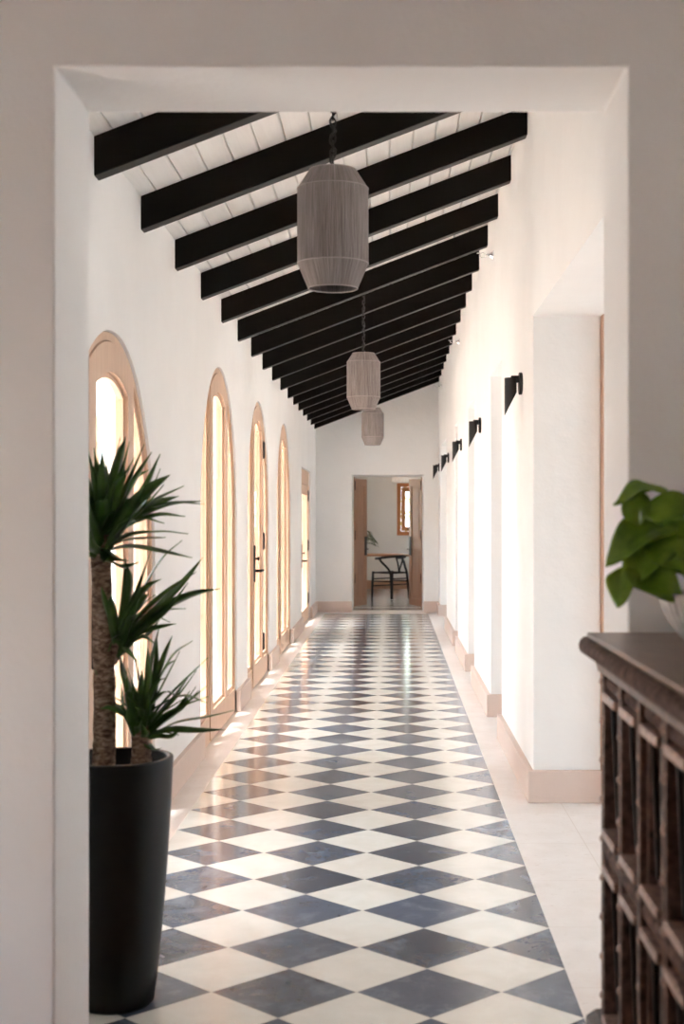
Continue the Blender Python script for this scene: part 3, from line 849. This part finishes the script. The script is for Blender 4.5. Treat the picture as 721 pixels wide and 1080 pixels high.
# rope moulding along front and far end
bm = B()
y = CY0-.02
while y < CY1+.02:
    m_ = Matrix.Translation((-.034, y-CY1, CT-.028)) @ Matrix.Rotation(R(28), 4, 'Z') @ Matrix.Diagonal((.019, .009, .02, 1))
    bmesh.ops.create_uvsphere(bm, u_segments=10, v_segments=8, radius=1, matrix=m_); y += .021
x = -.034
while x < .5:
    m_ = Matrix.Translation((x, .024, CT-.028)) @ Matrix.Diagonal((.0085, .017, .019, 1))
    bmesh.ops.create_uvsphere(bm, u_segments=10, v_segments=8, radius=1, matrix=m_); x += .021
cb(bm, CX-.034, 1.0, CY0-.02, CY1+.012, CT-.042, CT-.015)
link('rope_moulding', bm, M['carved_worn'], r, smooth=False)
bm = B()
prof = [(-.032, CT-.045), (-.022, CT-.048), (-.014, CT-.06), (-.008, CT-.078), (-.006, CT-.086), (.03, CT-.086), (.03, CT-.02), (-.032, CT-.02)]
extrude_poly(bm, prof, [], lambda x, z: (x, CY0-.02-CY1, z), lambda x, z: (x, .012, z)); link('cornice', bm, M['carved_worn'], r, smooth=False)
# uprights
UP = []
y = 3.14
k = 0
while y > CY0+.05: UP.append(y); y -= .235; k += 1
for i, y in enumerate(UP):
    wdt = .013 if i % 2 == 0 else .010
    for z0_, z1_ in ((.285, CT-.087),):
        bm = B()
        if i % 2 == 0 and i > 0:
            for d in (-.026, .026, -.009, .009): cb(bm, CX-(.005 if abs(d) < .02 else -.008), CX+.045, y+d-.0055, y+d+.0055, z0_, z1_)
        else:
            for d in (-.013, .013): cb(bm, CX-.002, CX+.045, y+d-.006, y+d+.006, z0_, z1_)
            cb(bm, CX+.006, CX+.045, y-.012, y+.012, z0_, z1_)
        # carved knuckles down the upright
        for q in range(9):
            sphere(bm, (.002, y-CY1, .34+q*.088), .015, (.75, 1.0, .7), 12, 8, 1)
        link('stile', bm, [M['carved_worn'], M['carved_high']], r, bevel=.003)
# rails and frieze between the uprights
for a, b in zip(UP[:-1], UP[1:]):
    y1, y0 = a-.032, b+.032
    for z in (1.015, .712, .632, .30):
        bm = B(); cb(bm, CX-.010, CX+.032, y0, y1, z-.010, z+.010)
        link('rail', bm, M['carved_high'], r, bevel=.004)
    # frieze with small leaf carving
    bm = B(); cb(bm, CX+.012, CX+.032, y0, y1, 1.024, 1.062)
    yy = y0+.012
    while yy < y1: sphere(bm, (.010, yy-CY1, 1.043), .011, (.9, .7, 1.3), 8, 6, 1); yy += .022
    link('frieze', bm, [M['carved'], M['carved_worn']], r)
    bm = B(); cb(bm, CX+.012, CX+.032, y0, y1, .642, .702)
    yy = y0+.016
    while yy < y1: sphere(bm, (.010, yy-CY1, .671), .015, (.9, .85, 1.5), 8, 6, 1); yy += .030
    link('frieze', bm, [M['carved'], M['carved_worn']], r)
    for z0_, z1_ in ((.722, 1.005), (.31, .622)):
        bm = B(); cb(bm, CX+.028, CX+.045, y0-.01, y1+.01, z0_, z1_)
        ym = (y0+y1)/2-CY1; nz = int((z1_-z0_)/.075)
        for q in range(nz):
            zz = z0_+(z1_-z0_)*(q+.5)/nz
            sphere(bm, (.026, ym, zz), .017, (.6, 1, 1), 10, 6, 1)
            for a_ in range(6):
                sphere(bm, (.026, ym+.028*cos(a_*pi/3+.5), zz+.028*sin(a_*pi/3+.5)), .011, (.6, 1, 1), 8, 5, 1)
        for s in (-1, 1):
            yq = ym+s*((y1-y0)/2-.012)
            tube(bm, [(.026, yq, z0_+.01), (.014, yq, z1_-.01)], .005, 6)
        link('carved_panel', bm, [M['carved'], M['carved_worn']], r)
bm = B(); prof = [(-.03, 0), (-.03, .12), (-.018, .15), (-.018, .22), (-.032, .25), (-.032, .275), (-.01, .29), (.04, .295), (.52, .295), (.52, 0)]
extrude_poly(bm, prof, [], lambda x, z: (x, CY0-CY1, z), lambda x, z: (x, .028, z)); link('plinth', bm, M['carved'], r, bevel=.004)

# bowl and broad-leaved plant on the cabinet
BX, BY = .655, 2.8
r = empty('bowl_planter', (BX, BY, CT), 0, 'ribbed silver-white bowl planted with a broad-leaved plant on the carved cabinet', 'potted plant')
bm = B()
lathe(bm, [(.001, 0), (.05, 0), (.055, .006), (.085, .035), (.108, .07), (.118, .1), (.12, .112), (.114, .112), (.108, .095), (.08, .05), (.001, .04)], 80)
link('bowl', bm, M['bowl'], r, smooth=True)
bm = B(); lathe(bm, [(.001, .086), (.10, .084), (.10, .075), (.001, .07)], 32); link('soil', bm, M['soil'], r)
random.seed(5)
def broad(c, ax, nr, L, W, droop=.25):
    """ovate leaf: centre c, axis towards the tip, upper-face normal, plus its stalk from the bowl"""
    c, ax, nr = Vector(c), Vector(ax).normalized(), Vector(nr).normalized()
    sd = ax.cross(nr).normalized(); nr = sd.cross(ax).normalized()
    bm = B(); m = 14; rows = []
    for i in range(m+1):
        t = i/m; s_ = t-.5
        p = c+ax*(L*s_)-nr*(droop*L*(s_*s_)*1.6)
        wd = W*(sin(pi*t**.72)**.8 if 0 < t < 1 else 0)+.002
        row = []
        for sg in (1, -1):
            for q in (range(9) if sg == 1 else range(8, -1, -1)):
                u = (q-4)/4
                cup = .16*wd*abs(u)**1.5+.012*wd*sin(6*u)*0
                row.append(bm.verts.new(p+sd*(wd*.5*u)+nr*(cup+.006*sin(9*t+3*u)*abs(u))+nr*(.0007*sg)))
        rows.append(row)
    n_ = len(rows[0])
    for i in range(m):
        for q in range(n_): bm.faces.new([rows[i][q], rows[i][(q+1) % n_], rows[i+1][(q+1) % n_], rows[i+1][q]])
    bm.faces.new(rows[0]); bm.faces.new(rows[-1])
    root_ = c-ax*(L*.5)-nr*(droop*L*.4)
    b0 = Vector((random.uniform(-.03, .03), random.uniform(-.03, .03), .08))
    tube(bm, spline([b0, b0*.5+root_*.5+Vector((0, 0, .03)), root_+ax*.01], 6), .0032, 6)
    link('leaf', bm, M['broad'], r, smooth=True)
for a in [((-.157, 0, .312), (-1, -.1, -.25), (-.1, -.35, .95), .115, .07),
          ((-.163, .01, .275), (-.2, .1, -1), (-.3, -.9, .2), .085, .055),
          ((-.09, -.02, .282), (.95, -.1, .1), (-.1, -.85, .5), .13, .062),
          ((-.16, -.01, .222), (-.85, -.2, -.5), (-.3, -.6, .75), .175, .10),
          ((-.196, -.03, .128), (-.35, -.3, -.9), (-.5, -.8, .3), .09, .065),
          ((-.135, -.05, .140), (.75, -.3, -.55), (-.1, -.9, .45), .135, .085),
          ((-.15, -.03, .180), (-.7, -.2, -.7), (-.3, -.8, .5), .15, .09),
          ((-.09, -.05, .180), (.8, -.3, -.45), (0, -.8, .6), .15, .085),
          ((-.08, -.01, .225), (.9, -.1, .1), (-.1, -.7, .7), .14, .08),
          ((.03, -.06, .20), (.8, -.3, -.3), (.1, -.6, .8), .16, .10),
          ((.10, .0, .15), (.9, 0, -.4), (.4, -.4, .8), .15, .09),
          ((-.02, .09, .18), (-.2, .9, -.3), (-.2, .3, .9), .15, .09),
          ((-.09, .07, .22), (-.7, .7, -.1), (-.3, .1, .9), .14, .09),
          ((.07, .09, .22), (.5, .8, -.2), (.2, .3, .9), .15, .09),
          ((.0, .0, .27), (.4, -.4, .5), (.0, -.6, .8), .13, .08)]:
    broad(*a)

# ------------------------------------------------------------------ shell of the front room, side rooms and courtyard
bm = B(); extrude_poly(bm, [(-2.0, 0), (YN0, 0), (YN0, 2.75), (-2.0, 2.75)], [[(1.75, .25), (2.65, .25), (2.65, 1.15), (1.75, 1.15)]], lambda y, z: (-2.4, y, z), lambda y, z: (-2.6, y, z))
tag(link('wall_front_room_left', bm, M['plaster']), 'side wall of the front room with a wide window gap', 'wall', kind=STR)
bm = B(); box(bm, 1.05, 1.3, -2.0, YN0, 0, 2.75)
tag(link('wall_front_room_right', bm, M['plaster']), 'wall behind the carved cabinet', 'wall', kind=STR)
bm = B(); box(bm, -2.6, 1.3, -2.2, -2.0, 0, 2.75)
tag(link('wall_front_room_back', bm, M['plaster']), 'back wall of the front room', 'wall', kind=STR)
bm = B(); box(bm, -2.6, 1.3, -2.2, YN0, 2.75, 2.85)
tag(link('ceiling', bm, M['plaster']), 'flat ceiling of the front room', 'ceiling', kind=STR)
# rooms on the right: ceiling, and a glazed far side
bm = B(); box(bm, XR+.3, 4.2, YN1, YF2, 2.7, 2.8)
tag(link('ceiling', bm, M['plaster']), 'flat ceiling of the rooms beyond the right openings', 'ceiling', kind=STR)
bm = B()
hl = [[(a, 1.0), (a+.75, 1.0), (a+.75, 1.8), (a, 1.8)] for a in (4.6, 8.2, 11.8, 15.4, 18.6)]
extrude_poly(bm, [(YN1, 0), (YF2, 0), (YF2, 2.7), (YN1, 2.7)], hl, lambda y, z: (4.0, y, z), lambda y, z: (4.2, y, z))
tag(link('wall_right_rooms', bm, M['plaster']), 'outer wall of the rooms beyond the right openings', 'wall', kind=STR)
bm = B(); box(bm, 1.3, 4.2, YN1-.2, YN1, 0, 2.8); box(bm, XR+.3, 4.2, YF2, YF2+.1, 0, 2.8)
tag(link('wall_right_rooms_end', bm, M['plaster']), 'end walls of the rooms beyond the right openings', 'wall', kind=STR)

# courtyard on the left
bm = B(); box(bm, -14, XL-.32, -6, 34, -.12, -.03)
tag(link('courtyard_ground', bm, M['paving']), 'cream terrace paving outside the arches with slat-shadow bands painted in', 'paving', kind=STR)
bm = B(); box(bm, -30, 30, -14, 60, -.4, -.13)
tag(link('ground', bm, M['outside_plaster']), 'pale gravel ground around the house', 'ground', kind=STR)
bm = B(); box(bm, -7.4, -7.1, 0, 33, -.05, 2.4)
tag(link('wall_courtyard', bm, M['outside_plaster']), 'pale garden wall across the courtyard', 'wall', kind=STR)
# timber pergola shading the terrace
r = empty('timber_pergola', (-2.75, 0, -.03), 0, 'slatted timber pergola on posts over the terrace outside the arches', 'pergola')
for k in range(16):
    y = 4.0+1.72*k
    bm = B(); box(bm, -.11, .11, y-.11, y+.11, 0, 2.86); box(bm, -.15, .15, y-.15, y+.15, 0, .14)
    link('post', bm, M['slat'], r, bevel=.008)
bm = B(); box(bm, -.07, .07, 3.7, 30.5, 2.86, 3.04); link('beam', bm, M['slat'], r, bevel=.006)
bm = B(); box(bm, 1.33, 1.38, 3.7, 30.5, 2.9, 3.04); link('wall_plate', bm, M['slat'], r, bevel=.006)
bm = B()
y = 3.8
while y < 30.4: box(bm, -.45, 1.38, y-.055, y+.055, 3.04, 3.12); y += .26
link('slats', bm, M['slat'], r)
# garden shrubs beyond
def shrub(name, x, y, h, wd, seed, lab, z0=0.):
    random.seed(seed); r = empty(name, (x, y, z0), 0, lab, 'shrub')
    bm = B(); tube(bm, [(0, 0, -.13), (.03, 0, h*.5)], [.05, .03]); link('stem', bm, M['bark'], r)
    bm = B()
    for i in range(900):
        a, b_, q = random.uniform(0, 2*pi), random.uniform(-1, 1), random.uniform(.45, 1)**.5
        c = Vector((cos(a)*math.sqrt(1-b_*b_)*wd*q, sin(a)*math.sqrt(1-b_*b_)*wd*q, h*.55+b_*h*.45*q))
        d = Vector((random.uniform(-1, 1), random.uniform(-1, 1), random.uniform(-1, 1))).normalized()*.09
        e = d.cross(Vector((random.uniform(-1, 1), 1, .3))).normalized()*.035
        bm.faces.new([bm.verts.new(c), bm.verts.new(c+d*.5+e), bm.verts.new(c+d), bm.verts.new(c+d*.5-e)])
    link('foliage', bm, M['garden'], r)
shrub('garden_shrub', 1.3, 31, 3.2, 1.2, 2, 'yellow-green shrub outside the small far window', -.1)
shrub('garden_shrub', -4.4, 28, 2.6, 1.0, 4, 'yellow-green shrub out on the terrace beyond the black-handled arched door', -.1)

# ------------------------------------------------------------------ light: daylight only
w = bpy.data.worlds.new('sky'); S.world = w; w.use_nodes = True
nt = w.node_tree; bg = nt.nodes['Background']
tc = nt.nodes.new('ShaderNodeTexCoord'); sp_ = nt.nodes.new('ShaderNodeSeparateXYZ'); nt.links.new(tc.outputs['Generated'], sp_.inputs[0])
rp = nt.nodes.new('ShaderNodeValToRGB'); nt.links.new(sp_.outputs[2], rp.inputs[0])
rp.color_ramp.elements[0].position = 0; rp.color_ramp.elements[0].color = (.80, .90, 1.0, 1)
rp.color_ramp.elements[1].position = .8; rp.color_ramp.elements[1].color = (.70, .85, 1.0, 1)
nt.links.new(rp.outputs[0], bg.inputs[0]); bg.inputs[1].default_value = 5.6
sun = bpy.data.lights.new('sun', 'SUN'); sun.energy = 19; sun.angle = R(4); sun.color = (1, .995, .985)
so = bpy.data.objects.new('sun', sun); C.objects.link(so)
so.rotation_euler = Vector((.14, .30, -1)).to_track_quat('-Z', 'Y').to_euler()

# ------------------------------------------------------------------ camera
cam = bpy.data.cameras.new('camera'); co = bpy.data.objects.new('camera', cam); C.objects.link(co); S.camera = co
co.location = (0, 0, 1.414); co.rotation_euler = (pi/2, 0, 0)
cam.sensor_width = 36; cam.sensor_fit = 'AUTO'; cam.lens = 1475/1080*36
cam.shift_x = -51.5/1080; cam.shift_y = 5/1080
cam.clip_start = .05; cam.clip_end = 200
cam.dof.use_dof = True; cam.dof.focus_distance = 8.0; cam.dof.aperture_fstop = 4.2

S.view_settings.view_transform = 'Standard'; S.view_settings.look = 'None'
S.view_settings.exposure = 1.0; S.view_settings.gamma = 1.0; S.view_settings.use_curve_mapping = False
cy = S.cycles
cy.use_denoising = True
try: cy.denoiser = 'OPENIMAGEDENOISE'
except Exception: pass
cy.max_bounces = 12; cy.diffuse_bounces = 8; cy.glossy_bounces = 4; cy.transparent_max_bounces = 16
cy.sample_clamp_indirect = 12; cy.caustics_reflective = False; cy.caustics_refractive = False
